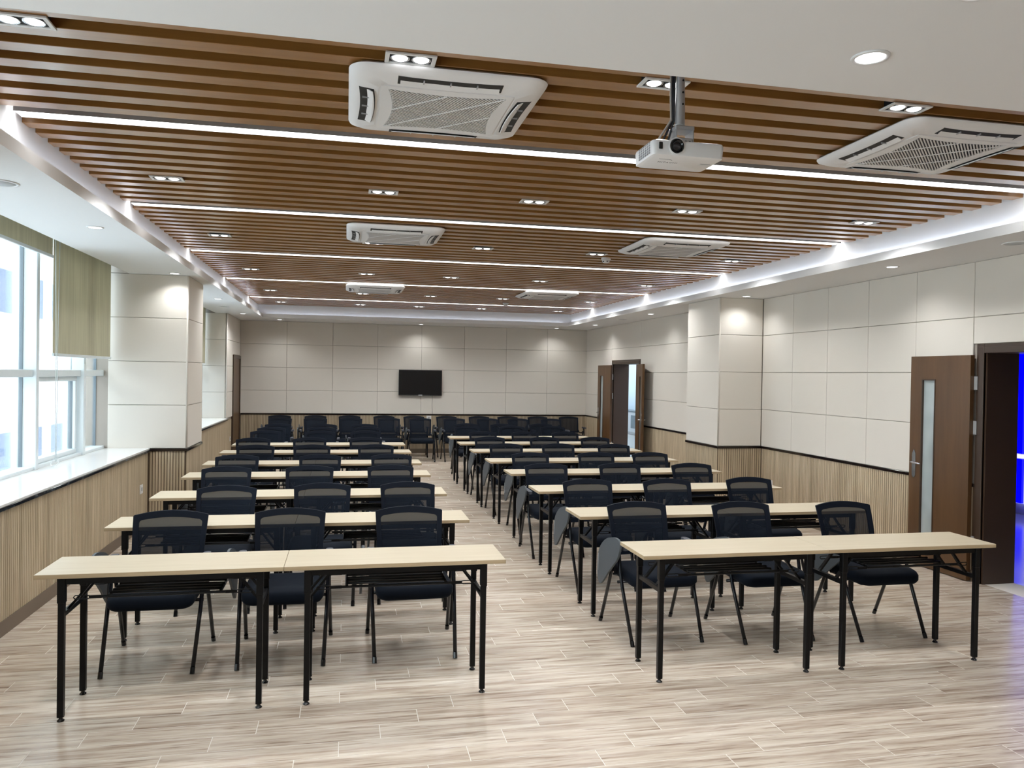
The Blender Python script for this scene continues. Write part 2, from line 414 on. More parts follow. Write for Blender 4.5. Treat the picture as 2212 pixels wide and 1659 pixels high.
# ---- right wall (near part, pillar, far part)
PXR, PY0, PY1 = 4.873, 9.646, 10.64
D1A, D1B, D2A, D2B = 4.45, 5.885, 14.22, 15.70        # door openings along y
wr = MB().box(XR, XR+.30, D1B, D2A, 0, 3.0).box(XR, XR+.30, D2B, YB+.2, 0, 3.0).box(XR, XR+.30, D1A, D1B, 2.12, 3.0).box(XR, XR+.30, D2A, D2B, 2.12, 3.0)
wr.box(XR, XR+.30, YF, D1A, 0, 3.0)
wr = tag(wr.build('wall_right', 'panel_backing'), 'right wall of cream fabric panels with two brown doors', 'wall', kind='structure')
yr = [PY0-.7265*i for i in range(6)][::-1]
panels(wr, 'x', XR, yr, ROWS, -1)
yn = [YF, YF+1.4, 0.2, 1.65, 3.1, D1A-.09]
panels(wr, 'x', XR, yn, ROWS, -1)
for a, b_ in ((D1A-.09, 5.26), (5.26, yr[0])):
    panels(wr, 'x', XR, [a, b_], [2.13, ROWS[3], ROWS[4]], -1)
panels(wr, 'x', XR, [PY1, D2A-.09], ROWS, -1); panels(wr, 'x', XR, [D2A-.09, D2B+.09], [2.13, ROWS[3], ROWS[4]], -1)
panels(wr, 'x', XR, [D2B+.09, YB-.02], ROWS, -1)
wainscot(wr, 'x', XR-.005, D1B+.09, PY0)
wainscot(wr, 'x', XR-.005, PY1, D2A-.09, single=False); wainscot(wr, 'x', XR-.005, D2B+.09, YB-.02, single=False)
wainscot(wr, 'x', XR-.005, YF, D1A-.09, single=False)
base_and_trim(2, 'x', XR, -1, D1B+.085, PY0, 'baseboard_right', 'dark baseboard between near door and right pillar', 'dark rail between near door and right pillar')
base_and_trim(3, 'x', XR, -1, PY1, D2A-.085, 'baseboard_right_far', 'dark baseboard between right pillar and far door', 'dark rail between right pillar and far door')
base_and_trim(4, 'x', XR, -1, D2B+.085, YB-.02, 'baseboard_right_corner', 'dark baseboard right of far door in back corner', 'dark rail between far door and back wall')
base_and_trim(5, 'x', XR, -1, YF, D1A-.085, 'baseboard_right_near', 'dark baseboard on right wall nearest the camera', 'dark rail on right wall nearest the camera')
# right pillar
pr = tag(MB().box(PXR+.02, XR-.001, PY0+.02, PY1-.02, 0, Z_SOF-.001).build('wall_right_pillar', 'panel_backing'), 'panelled square pillar projecting from the right wall', 'pillar', kind='structure')
panels(pr, 'y', PY0+.02, [PXR+.012, XR-.024], ROWS, -1); panels(pr, 'x', PXR+.02, [PY0+.012, PY1], ROWS, -1)
MB().tube([(PXR+.008, PY0+.008, Z_SILL), (PXR+.008, PY0+.008, Z_SOF-.002)], .011, 10).build('corner_strip', 'panel_fabric', pr, True)
wainscot(pr, 'y', PY0+.014, PXR+.01, XR-.012); wainscot(pr, 'x', PXR+.014, PY0+.01, PY1)
tag(MB().cbox(PXR-.012, XR-.03, PY0-.012, PY0+.02, .848, Z_SILL, .002).cbox(PXR-.012, PXR+.02, PY0+.02, PY1, .848, Z_SILL, .002).build('trim_6', 'dark_trim'), 'dark rail wrapping the right pillar', 'trim', kind='structure')
tag(MB().box(PXR-.002, XR-.02, PY0-.002, PY0+.02, 0, .1).box(PXR-.002, PXR+.02, PY0+.02, PY1, 0, .1).build('baseboard_right_pillar', 'baseboard'), 'dark baseboard around the right pillar', 'baseboard', kind='structure')

# ---- left wall: low wall under windows, pillar, far return
LPX, LY0, LY1, LY2 = -1.793, 9.592, 10.534, 15.60
XWIN = -2.66
wl = MB().box(-3.0, XL-.005, YF, LY2, 0, .838).box(-3.0, XL-.02, LY2, YB, 0, 3.0)
wl = tag(wl.build('wall_left', 'panel_backing'), 'low slatted wall under the windows on the left', 'wall', kind='structure')
wainscot(wl, 'x', XL-.006, YF, 4.6, single=False, z1=.835); wainscot(wl, 'x', XL-.006, 4.6, LY0, z1=.835)
wainscot(wl, 'x', XL-.006, LY1, 16.2, single=False, z1=.835)
panels(wl, 'y', LY2, [XWIN+.01, XL-.03], ROWS, -1)
panels(wl, 'x', XL-.02, [LY2-.018, 16.33], ROWS, 1); panels(wl, 'x', XL-.02, [16.33, 17.40], [2.11, ROWS[3], ROWS[4]], 1)
MB().tube([(XL-.01, LY2-.012, Z_SILL), (XL-.01, LY2-.012, Z_SOF-.002)], .011, 10).build('corner_strip', 'panel_fabric', wl, True)
tag(MB().box(XL-.02, XL+.012, YF, LY0, 0, .1).build('baseboard_left', 'baseboard'), 'brown baseboard under the near windows', 'baseboard', kind='structure')
tag(MB().box(XL-.02, XL+.012, LY1, 16.32, 0, .1).build('baseboard_left_far', 'baseboard'), 'brown baseboard beyond the left pillar', 'baseboard', kind='structure')
for n, (a, b_, wh) in enumerate(((YF, LY0+.02, 'in front of'), (LY1-.02, LY2-.02, 'beyond'))):
    s_ = MB().cbox(-2.84, XL+.022, a, b_, .862, .882, .003).build('trim_%d' % (7+n), 'sill_marble')
    tag(s_, 'white marble window sill %s the left pillar' % wh, 'window sill', kind='structure')
    MB().cbox(XL-.03, XL+.026, a, b_, .836, .862, .003).build('sill_edge', 'sill_edge', s_)
# left pillar
pl = tag(MB().box(-2.66, LPX-.02, LY0+.02, LY1-.02, 0, Z_SOF-.001).box(-2.92, -2.66, LY0+.03, LY1-.03, 0, 3.05).build('wall_left_pillar', 'panel_backing'), 'panelled square pillar between the left windows', 'pillar', kind='structure')
panels(pl, 'y', LY0+.02, [-2.64, LPX-.012], ROWS, -1); panels(pl, 'x', LPX-.02, [LY0+.012, LY1], ROWS, 1)
panels(pl, 'y', LY0+.02, [-2.64, -2.432], [ROWS[4], 3.018], -1)
MB().tube([(LPX-.008, LY0+.008, Z_SILL), (LPX-.008, LY0+.008, Z_SOF-.002)], .012, 10).build('corner_strip', 'panel_fabric', pl, True)
wainscot(pl, 'y', LY0+.014, XL+.005, LPX-.008); wainscot(pl, 'x', LPX-.014, LY0+.01, LY1)
tag(MB().cbox(XL+.012, LPX+.012, LY0-.012, LY0+.02, .845, Z_SILL, .002).cbox(LPX-.02, LPX+.012, LY0+.02, LY1, .845, Z_SILL, .002).build('trim_9', 'dark_trim'), 'dark rail wrapping the left pillar', 'trim', kind='structure')
tag(MB().box(XL+.012, LPX+.002, LY0-.002, LY0+.02, 0, .1).box(LPX-.02, LPX+.002, LY0+.02, LY1, 0, .1).build('baseboard_left_pillar', 'baseboard'), 'dark baseboard around the left pillar', 'baseboard', kind='structure')
# unseen pillar and end wall, added to cut daylight near the camera
wn_ = tag(MB().box(-2.92, XL-.02, 3.62, 4.53, .882, Z_SOF-.001).box(-2.92, -2.45, 3.62, 4.53, Z_SOF-.001, 3.05).box(-2.92, XL-.02, YF, -1.38, .882, Z_SOF-.001).build('wall_left_added', 'panel_backing'), 'unseen cream left wall added near the camera to cut daylight', 'wall', kind='structure')
panels(wn_, 'x', XL-.02, [3.62, 4.53], ROWS, 1); panels(wn_, 'x', XL-.02, [YF, -1.38], ROWS, 1)
panels(wn_, 'y', 4.53, [-2.66, XL-.02], ROWS, 1); panels(wn_, 'y', 3.62, [-2.66, XL-.02], ROWS, -1)
# front wall behind the camera
tag(MB().box(-3.0, XR+.35, YF-.2, YF, 0, 3.0).build('wall_front', 'panel_fabric'), 'plain cream wall behind the camera', 'wall', kind='structure')

# ---- windows (curtain wall bays)
def window(n, label, ys, open_idx, y_end0, y_end1):
    w = tag(MB().box(-2.82, XWIN-.02, y_end0, y_end1, .882, .91).box(-2.82, XWIN-.02, y_end0, y_end1, 3.0, 3.06).build('window_%d' % n, 'window_frame'), label, 'window', kind='structure')
    for y in ys:
        MB().cbox(-2.86, XWIN, y-.03, y+.03, .882, 3.05, .004).build('mullion', 'window_frame', w)
    e = [y_end0]+list(ys)+[y_end1]
    for i in range(len(e)-1):
        a, b_ = e[i]+(.03 if i else 0), e[i+1]-(.03 if i < len(e)-2 else 0)
        if b_-a < .1: continue
        MB().cbox(-2.82, XWIN-.03, a, b_, 1.70, 1.765, .004).build('transom', 'window_frame', w)
        MB().box(-2.785, -2.779, a, b_, 1.765, 3.0).build('pane', 'pane_glass', w)
        if i in open_idx:
            f_ = MB()
            f_.cbox(-2.80, -2.72, a+.02, b_-.02, 1.655, 1.70, .004).cbox(-2.80, -2.72, a+.02, b_-.02, .91, .955, .004)
            f_.cbox(-2.80, -2.72, a+.02, a+.065, .955, 1.655, .004).cbox(-2.80, -2.72, b_-.065, b_-.02, .955, 1.655, .004)
            s_ = f_.build('sash', 'window_frame', w)
            MB().box(-2.765, -2.759, a+.065, b_-.065, .955, 1.655).build('pane', 'pane_glass', s_)
            MB().box(-2.79, -2.75, b_-.069, b_-.063, .96, 1.65).build('gasket', 'window_gasket', s_)
        else:
            MB().box(-2.785, -2.779, a, b_, .91, 1.70).build('pane', 'pane_glass', w)
            MB().box(-2.80, -2.77, b_-.008, b_, .91, 1.70).build('gasket', 'window_gasket', w)
            MB().box(-2.80, -2.77, b_-.008, b_, 1.765, 3.0).build('gasket', 'window_gasket', w)
    return w
window(1, 'tall daylight windows with white mullions before the left pillar', [5.06, 6.33, 7.60, 8.87], {3}, 4.53, LY0+.03)
window(2, 'daylight window bay beyond the left pillar', [11.5, 12.8, 14.1, 15.2], set(), LY1-.03, LY2)

window(3, 'unseen window bay added on the left beside the camera', [-.1, 1.15, 2.4], set(), -1.38, 3.62)  # unseen bay added to let daylight onto the near ceiling and floor

# ---- doors
def leaf(parent, name, W, H, handle_side=1):
    """leaf in local coords: hinge at x=0, runs +x, thickness in y (-.02..+.02)"""
    s0, s1, sz0, sz1 = W*.56, W*.80, .28, H-.22
    mb = MB().box(0, s0, -.02, .02, .008, H).box(s1, W, -.02, .02, .008, H).box(s0, s1, -.02, .02, .008, sz0).box(s0, s1, -.02, .02, sz1, H)
    lf = mb.build(name, 'door_wood', parent)
    MB().box(s0+.012, s1-.012, -.004, .004, sz0+.012, sz1-.012).build('pane', 'frosted_pane', lf)
    b = MB()
    b.box(s0, s0+.012, -.023, .023, sz0, sz1).box(s1-.012, s1, -.023, .023, sz0, sz1).box(s0, s1, -.023, .023, sz0, sz0+.012).box(s0, s1, -.023, .023, sz1-.012, sz1)
    b.build('glazing_bead', 'door_frame_wood', lf)
    for sy in (-1, 1):
        h = MB().loft([[(W-.07+u*1.0, sy*(.021 if q == 0 else .028), .985+w) for u, w in ((-.022, -.12), (0, -.14), (.022, -.12), (.024, 0), (.022, .10), (0, .14), (-.022, .10), (-.024, 0))] for q in (0, 1)])
        hp = h.build('handle_plate', 'chrome', lf)
        MB().tube([(W-.07, sy*.026, 1.0), (W-.07, sy*.06, 1.0), (W-.10, sy*.066, 1.0), (W-.19, sy*.062, .995)], [.011, .010, .010, .007], 8).build('handle_lever', 'chrome', hp, True)
    for z in (.35, 1.38, 1.78):
        MB().box(-.035, .006, -.024, -.0205, z-.06, z+.06).tube([(-.004, -.026, z-.06), (-.004, -.026, z+.06)], .006, 8).build('hinge', 'steel_plate', lf)
    return lf
def door(n, label, ya, yb, leaves):
    d = MB()
    # lining through the wall and casing on the room face
    d.box(XR-.005, XR+.325, ya, ya+.02, 0, 2.06).box(XR-.005, XR+.325, yb-.02, yb, 0, 2.06).box(XR-.005, XR+.325, ya, yb, 2.045, 2.12)
    o = d.build('door_%d' % n, 'door_frame_wood')
    tag(o, label, 'door', kind='structure')
    c = MB()
    for k, (w, t) in enumerate(((.085, .022), (.06, .030))):
        c.cbox(XR-t, XR, ya-w, ya+.002, 0, 2.045+w, .004).cbox(XR-t, XR, yb-.002, yb+w, 0, 2.045+w, .004).cbox(XR-t, XR, ya, yb, 2.045, 2.045+w, .004)
    c.build('casing', 'door_frame_wood', o)
    return o
d1 = door(1, 'near brown door standing open against the right wall', D1A, D1B, None)
l1 = leaf(d1, 'door_leaf', .74, 2.03); l1.matrix_basis = Matrix.Translation((XR-.056, D1B+.092, 0)) @ Matrix.Rotation(PI/2+.012, 4, 'Z')
l1b = leaf(d1, 'door_leaf', .70, 2.03); l1b.matrix_basis = Matrix.Translation((XR-.056, D1A-.092, 0)) @ Matrix.Rotation(-PI/2-.02, 4, 'Z') @ Matrix.Scale(-1, 4, (0, 1, 0))
d2 = door(2, 'far brown double door with both leaves open', D2A, D2B, None)
l2 = leaf(d2, 'door_leaf', .74, 2.03); l2.matrix_basis = Matrix.Translation((XR-.052, D2B+.005, 0)) @ Matrix.Rotation(PI/2+.05, 4, 'Z')
l3 = leaf(d2, 'door_leaf', .74, 2.03); l3.matrix_basis = Matrix.Translation((XR-.055, D2A-.005, 0)) @ Matrix.Rotation(-PI/2-.21, 4, 'Z') @ Matrix.Scale(-1, 4, (0, 1, 0))
# closed door in the far left corner
d3 = tag(MB().box(XL-.02, XL+.02, 16.33, 16.40, 0, 2.10).box(XL-.02, XL+.02, 17.33, 17.40, 0, 2.10).box(XL-.02, XL+.02, 16.40, 17.33, 2.03, 2.10).build('door_3', 'door_frame_wood'), 'closed dark brown door in the far left corner', 'door', kind='structure')
MB().cbox(XL-.019, XL+.004, 16.40, 17.33, .005, 2.03, .003).build('door_leaf', 'door_wood', d3)

# ---- outside: facade, lobby, and an added closed hall standing for sky and building
for nm, bx, lb in (('wall_hall_sky', (9.0, 9.15, 13.15, 36, 0, 2.9), 'added pale blue wall standing for sky beyond the far door'), ('wall_hall_end', (5.86, 9.0, 36, 36.15, 0, 2.9), 'pale blue end wall of the added closed hall'), ('ceiling_hall', (5.86, 9.0, 13.15, 36, 2.8, 2.9), 'ceiling of the added closed hall beyond the far door'), ('wall_hall_side', (5.832, 5.86, YB+.2, 36, 0, 2.9), 'side wall of the added closed hall beyond the back corner')):
    tag(MB().box(*bx).build(nm, 'hall_sky_paint'), lb, 'ceiling' if 'ceil' in nm else 'wall', kind='structure')
tag(MB().box(5.86, 9.15, 13.15, 36, -.06, -.004).build('floor_hall', 'outside_floor'), 'pale shiny hall floor beyond the far door', 'floor', kind='structure')
hc = tag(MB().cbox(8.7, 8.99, 15, 34, 0, .70, .005).build('hall_building', 'facade_white'), 'low white cabinet-like row standing for the building beyond far door', 'cabinet')  # cabinet shape with rail and panes stands for the white building outside
MB().cbox(8.68, 8.99, 15, 34, .70, .74, .004).build('hall_rail', 'facade_window', hc)
MB().box(8.69, 8.70, 15, 34, 0, .08).build('plinth', 'grey_plastic', hc)
for q in range(18): MB().box(8.693, 8.70, 15.3+q*1.02, 15.9+q*1.02, .20, .60).build('door_pane', 'facade_window', hc)
for q in range(5):
    hl = tag(MB().box(6.6, 8.2, 14.6+q*4.4, 15.4+q*4.4, 2.785, 2.799).build('hall_fill_panel', 'hall_fill_glow'), 'added flat light panel to brighten the hall, %s from the doorway' % ORD[q], 'light', 'added hall light panels')  # added glowing panels that light the closed hall
fa = tag(MB().box(-12, -9, 0, 60, -4, 5.2).build('pale_facade', 'facade_white'), 'pale building facade across from the left windows', 'building')
for z0, z1 in ((3.25, 4.4), (-1.6, .0)): MB().box(-9.03, -8.98, 1, 59, z0, z1).build('window_band', 'facade_blue', fa)
for y in range(8, 56, 6): MB().box(-9.04, -8.9, y, y+.5, -3, 5.1).build('fin', 'facade_white', fa)
# lobby beyond the near door with blue light wall
lob = MB().box(9.05, 9.2, 2.2, 13.0, 0, 2.9).box(5.86, 9.2, 13.0, 13.15, 0, 2.9).box(5.86, 9.2, 2.05, 2.2, 0, 2.9).box(5.86, 9.2, 2.2, 13.0, 2.8, 2.9)
tag(lob.build('wall_lobby', 'corridor_paint'), 'pale lobby walls beyond the near door', 'wall', kind='structure')
tag(MB().box(5.86, 9.2, 2.05, 13.15, -.06, -.004).build('floor_lobby', 'outside_floor'), 'shiny pale lobby floor beyond the near door', 'floor', kind='structure')
bl = tag(MB().box(8.99, 9.04, 7.2, 9.05, .15, 2.6).build('blue_light_wall', 'lavender_panel'), 'glowing blue light panel in the lobby beyond near door', 'light panel')
for y in (8.88, 8.42, 7.96, 7.5):
    MB().box(8.95, 8.985, y, y+.13, .16, .76).build('tube', 'blue_led', bl); MB().box(8.95, 8.985, y, y+.13, .83, 2.5).build('tube', 'blue_led', bl)
MB().box(8.96, 8.988, 7.2, 9.05, .775, .815).build('shelf_light', 'white_led', bl)

# ================================================================ FIXTURES
# ---- linear lights in the slat field
for i, k in enumerate(STRIPS):
    y = slat_y(k)
    ll = tag(empty('linear_light', (1.505, y+SLAT_W/2, Z_SLAT)), 'long white linear ceiling light, %s from the camera' % ORD[i], 'light', 'linear lights across the slat ceiling')
    hx = (UR-UL)/2-.03
    if i == 0:
        hm = MB().box(-hx, hx, -.055, -.05, .004, .055).box(-hx, hx, .05, .055, .004, .055).box(-hx, hx, -.055, .055, .05, .058).mesh('housing', 'brushed_steel')
        dm = MB().box(-hx, hx, -.05, .05, .008, .02).mesh('diffuser', 'led_strip')
    link('housing', hm, ll); link('diffuser', dm, ll)
# ---- LED tape lying on the cove ledge
mat('cove_led', (1, 1, 1), .5, emit=(.80, .87, 1), es=9.0)
for nm, bx in (('window side', (TL-.042, TL-.016, TF+.1, TB-.05)), ('door side', (TR+.016, TR+.042, TF+.1, TB-.05)), ('far end', (TL+.05, TR-.05, TB+.016, TB+.042))):
    cl = tag(MB().cbox(*bx, 2.9125, 2.918, .001).build('cove_light_tape', 'white_plastic'), 'hidden light tape on the ceiling cove, %s' % nm, 'light', 'cove light tapes')
    MB().box(bx[0]+.004, bx[1]-.004, bx[2]+.01, bx[3]-.01, 2.918, 2.922).build('led_line', 'cove_led', cl)
# ---- twin square downlights
def make_downlight():
    r = empty('twin_downlight')
    f = MB(); a, b_ = .108, .058
    f.cbox(-a, a, -b_, -b_+.016, -.006, .002, .001).cbox(-a, a, b_-.016, b_, -.006, .002, .001).cbox(-a, -a+.018, -b_+.016, b_-.016, -.006, .002, .001).cbox(a-.018, a, -b_+.016, b_-.016, -.006, .002, .001)
    f.build('trim_frame', 'white_plastic', r)
    MB().box(-a+.018, a-.018, -b_+.016, b_-.016, .0005, .05).build('recess', 'black_inside', r)
    for sx in (-1, 1):
        MB().lathe([(.036, 0), (.042, -.004), (.040, -.006), (.034, -.003)], (sx*.045, 0, .001), 20).build('lamp_ring', 'chrome', r, True)
        MB().lathe([(.033, 0), (.033, -.004), (.022, -.010), (.001, -.012)], (sx*.045, 0, .001), 20).build('lamp', 'lamp_face', r, True)
    return r
DLX = (-1.25, .25, 1.40, 2.67, 4.28); DLY = (3.37, 5.885, 8.21, 10.79, 13.49, 15.67)
LETT = ['window-side end', 'second from window side', 'middle', 'second from door side', 'door-side end']
proto = make_downlight(); first = True
for j, y in enumerate(DLY):
    for i, x in enumerate(DLX):
        o = proto if first else copy_tree(proto); first = False
        o.location = (x, y, Z_SLAT-.003)
        tag(o, 'twin square downlight, %s of the %s downlight row' % (LETT[i], ORD[j]), 'downlight', 'twin downlights in the slat ceiling')
        l = bpy.data.lights.new('downlight_beam', 'SPOT'); l.energy = SPOT_W; l.spot_size = math.radians(152); l.spot_blend = .85
        l.shadow_soft_size = .05; l.color = (.975, .99, 1.0)
        lo = bpy.data.objects.new('downlight_beam', l); COL.objects.link(lo); lo.location = (x, y, Z_SLAT-.03)
# ---- round soffit downlights and ceiling speakers
def make_round():
    r = empty('round_downlight')
    MB().lathe([(.062, 0), (.060, -.005), (.050, -.006), (.048, -.002)], (0, 0, 0), 28).build('rim', 'light_ring', r, True)
    MB().lathe([(.048, -.001), (.047, -.004), (.001, -.0045)], (0, 0, 0), 28).build('lamp', 'lamp_face_soffit', r, True)
    return r
proto = make_round(); first = True
RD = [(-1.905, 6.555, 'left border, nearest'), (-1.905, 9.40, 'left border beside the pillar'), (-1.915, 12.49, 'left border beyond the pillar'), (-1.93, 15.52, 'left border near back corner'),
      (-1.38, 16.98, 'back border, left'), (1.59, 17.2, 'back border above the television'), (4.67, 17.2, 'back border, right'),
      (5.04, 6.50, 'right border above near door leaf'), (5.12, 9.40, 'right border in front of the pillar'), (5.07, 12.57, 'right border beyond the pillar'), (5.11, 15.73, 'right border near back corner'),
      (1.704, 2.327, 'near border close to the projector'), (1.70, 1.86, 'near border at the top edge of the picture')]
for x, y, w in RD:
    o = proto if first else copy_tree(proto); first = False
    o.location = (x, y, Z_SOF); tag(o, 'round white downlight in ceiling %s' % w, 'downlight', 'round downlights in the ceiling border')
    l = bpy.data.lights.new('round_beam', 'SPOT'); l.energy = SOFFIT_W; l.spot_size = math.radians(140); l.spot_blend = .8; l.shadow_soft_size = .045; l.color = (.97, .99, 1.0)
    lo = bpy.data.objects.new('round_beam', l); COL.objects.link(lo); lo.location = (x, y, Z_SOF-.02)
me1 = MB().lathe([(.10, 0), (.098, -.006), (.085, -.007), (.083, -.003)], n=32).mesh('rim', 'white_paint', True)
me2 = MB().lathe([(.083, -.001), (.082, -.004), (.001, -.0055)], n=32).mesh('grille', 'speaker_grey', True)
for x, y, w in ((-2.01, 5.14, 'left border before the pillar'), (-2.03, 13.97, 'left border beyond the pillar'), (5.06, 5.12, 'right border above near door'), (5.08, 13.99, 'right border beyond the pillar')):
    o = tag(empty('ceiling_speaker', (x, y, Z_SOF)), 'round flush ceiling speaker in %s' % w, 'speaker', 'ceiling speakers'); link('rim', me1, o); link('grille', me2, o)
# ---- smoke detectors
for x, y, w in ((2.865, 8.47, 'near fourth downlight of third row'), (2.89, 14.3, 'by the last linear light')):
    o = tag(empty('smoke_detector', (x, y, Z_SLAT)), 'small white round smoke detector %s' % w, 'smoke detector', 'smoke detectors')
    MB().lathe([(.055, 0), (.055, -.018), (.045, -.022)], n=24).build('base', 'white_plastic', o, SM)
    MB().lathe([(.042, -.022), (.046, -.035), (.034, -.055), (.001, -.058)], n=24).build('dome', 'white_plastic', o, SM)
    for a in range(6): MB().box(-.008, .008, -.003, .003, -.046, -.038).build('vent', 'black_inside', o).matrix_basis = Matrix.Rotation(a*PI/3, 4, 'Z') @ Matrix.Translation((0, -.044, 0))

# ---- text helper
def text_mesh(s, size, mt, name, depth=.0004):
    cu = bpy.data.curves.new(name, 'FONT'); cu.body = s; cu.size = size; cu.align_x = 'CENTER'; cu.align_y = 'CENTER'; cu.extrude = depth; cu.resolution_u = 3
    cu.space_character = 1.15
    t = bpy.data.objects.new(name, cu); COL.objects.link(t)
    dg = bpy.context.evaluated_depsgraph_get(); me = bpy.data.meshes.new_from_object(t.evaluated_get(dg))
    bpy.data.objects.remove(t); me.materials.clear(); me.materials.append(MATS[mt]); return me

# ---- ceiling cassette air conditioners
def make_ac():
    r = empty('ceiling_air_conditioner')
    H = .448
    pts = lambda h, rr: rrect(h, h, rr, 6)
    fr = MB().loft([ring3(pts(H-.012, .085), .0), ring3(pts(H, .09), -.010), ring3(pts(H-.006, .088), -.022), ring3(pts(H-.05, .07), -.042), ring3(pts(.315, .05), -.052), ring3(pts(.308, .05), -.046)], cap0=False, cap1=True)
    fr.build('panel', 'ac_white', r, SM)
    # inlet grille: frame, dark well and slanted bars
    L, BOW = .272, .030
    def side_pts(Lx, bow, n=10):
        q = []
        for k in range(4):
            ca, sa = round(math.cos(k*PI/2)), round(math.sin(k*PI/2))
            for t in range(n):
                x = Lx-2*Lx*t/n; y = Lx-bow*(1-(x/Lx)**2); q.append((x*ca-y*sa, x*sa+y*ca))
        return q
    gi, go = side_pts(L, BOW), [(x*.304/.272, y*.304/.272) for x, y in side_pts(L, .002)]
    g = MB().loft([ring3(go, -.046), ring3(go, -.0545), ring3(gi, -.0555), ring3(gi, -.046)], cap0=False, cap1=False).build('grille_frame', 'ac_white', r, SM)
    MB().box(-.27, .27, -.27, .27, -.0475, -.0465).build('inlet', 'black_inside', g)
    def inside(x, y): return abs(y) < L-BOW*(1-(x/L)**2) and abs(x) < L-BOW*(1-(y/L)**2)
    bars = MB(); d = -2*L+.01
    while d < 2*L-.005:                                 # bars along (1,1): y = x + d
        xs = [x for x in [-L+.004*t for t in range(137)] if inside(x, x+d)]
        if len(xs) > 2: bars.tube([(xs[0], xs[0]+d, -.0525), (xs[-1], xs[-1]+d, -.0525)], 0, sq=(.0036, .0045))
        d += .0205
    bars.build('grille_bars', 'grille_plastic', g)['kind'] = 'stuff'
    for d in (-.24, 0, .24):
        xs = [x for x in [-L+.004*t for t in range(137)] if inside(x, -x+d)]
        MB().tube([(xs[0], -xs[0]+d, -.0565), (xs[-1], -xs[-1]+d, -.0565)], 0, sq=(.003, .002)).build('grille_rib', 'ac_white', g)
    for k in range(4):
        rot = Matrix.Rotation(k*PI/2, 4, 'Z')
        # outlet: bowed black slab laid on the sloping border as a shaded mouth
        n = 10; a, b_ = [], []
        for t in range(n+1):
            x = -.235+.47*t/n; bow = .020*(1-(2*t/n-1)**2)
            a.append((x, -.402+bow*.4)); b_.append((x, -.335+bow*.6))
        slope = lambda y: -.0425-(.398+y)*.0098/.083-.001
        pl_ = [(x, y, slope(y)) for x, y in a]+[(x, y, slope(y)) for x, y in b_[::-1]]
        up_ = [(x, y, z+.010) for x, y, z in pl_]
        om = MB().loft([up_, pl_]).build('outlet_shade', 'black_inside', r); om.matrix_basis = rot
        lv = MB()
        A = [(x*.95, y+.030, slope(y)-.0015) for x, y in a]; B = [(x*.95, y-.006, slope(y)-.0095) for x, y in b_]
        A2 = [(x, y+.001, z+.003) for x, y, z in A]; B2 = [(x, y+.002, z+.003) for x, y, z in B]
        lv.loft([A+B[::-1], A2+B2[::-1]]).build('louver', 'ac_white', om)
        for x in (-.12, 0, .12):
            MB().box(x-.003, x+.003, -.385, -.345, -.052, -.044).build('vane', 'grey_plastic', om)
    return r
proto = make_ac(); first = True
ACS = [(.44, 3.865, 'nearest, left of the projector'), (3.21, 3.87, 'nearest, right of the projector'), (.43, 7.56, 'second row, left'), (3.23, 7.47, 'second row, right'), (.42, 12.5, 'farthest row, left'), (3.21, 12.5, 'farthest row, right')]
for x, y, w in ACS:
    o = proto if first else copy_tree(proto)
    o.location = (x, y, Z_SLAT-.004); tag(o, 'white four-way ceiling air conditioner, %s' % w, 'air conditioner', 'ceiling air conditioners')
    if first:
        lg = text_mesh('GREE', .030, 'ink', 'logo'); first = False
    t = link('logo', lg, o, (.02, -.322, -.0525)); t.rotation_euler = (PI, 0, 0)
    s_ = MB().loft([[(-.055, -.312, -.0522), (-.038, -.312, -.0522), (-.034, -.330, -.0522), (-.050, -.330, -.0522)], [(-.055, -.312, -.0535), (-.038, -.312, -.0535), (-.034, -.330, -.0535), (-.050, -.330, -.0535)]]).build('emblem', 'ink', o)

# ---- projector on its pole
pj = tag(empty('projector', (1.365, 3.0, 2.69)), 'white projector hanging from a grey ceiling pole', 'projector')
def pjb(z, s, y0=0., y1=.215, xl=-.158, xr=.158):
    q = rrect((xr-xl)/2-s, (y1-y0)/2-s, .018, 4, (xl+xr)/2, (y0+y1)/2); return ring3(q, z)
MB().loft([pjb(.0, .012), pjb(.005, .003), pjb(.055, 0), pjb(.064, .003), pjb(.068, .012)]).build('body', 'ac_white', pj, SM)
MB().lathe([(.034, .0), (.036, .010), (.031, .011), (.028, -.004)], (-.055, .008, .042), 28, 'y').build('lens_ring', 'ac_white', pj, SM)
MB().lathe([(.0285, .002), (.0285, .013), (.024, .014), (.020, .009)], (-.055, .006, .042), 28, 'y').build('lens_barrel', 'black_gloss', pj, SM)
MB().lathe([(.019, .006), (.015, .0105), (.001, .012)], (-.055, .006, .042), 24, 'y').build('lens', 'lens_glass', pj, True)
MB().cbox(-.132, -.116, -.002, .006, .026, .055, .002).build('sensor_window', 'black_inside', pj)
for i in range(5):
    for j in range(6):
        MB().box(-.1595, -.157, .035+j*.022, .047+j*.022, .014+i*.010, .021+i*.010).build('vent_slot', 'grey_plastic', pj)
t = link('logo', text_mesh('HITACHI', .020, 'ink', 'logo'), pj, (-.055, .095, .0)); t.rotation_euler = (PI, 0, 0)
MB().box(.085, .135, .075, .105, -.0006, .004).build('sticker', 'white_plastic', pj)
MB().box(.088, .132, .076, .083, -.0012, .0).build('sticker_band', 'grey_plastic', pj)
MB().tube([(-.11, .05, .0), (-.06, .05, -.0006), (-.05, .06, -.0006)], .0012, 6).build('focus_mark', 'grey_plastic', pj)
br = MB().cbox(-.03, .045, .065, .135, .066, .10, .003).cbox(-.035, .05, .06, .14, .132, .150, .003).box(-.032, -.028, .06, .14, .068, .14).box(.043, .047, .06, .14, .068, .14)
br.build('bracket', 'brushed_steel', pj)
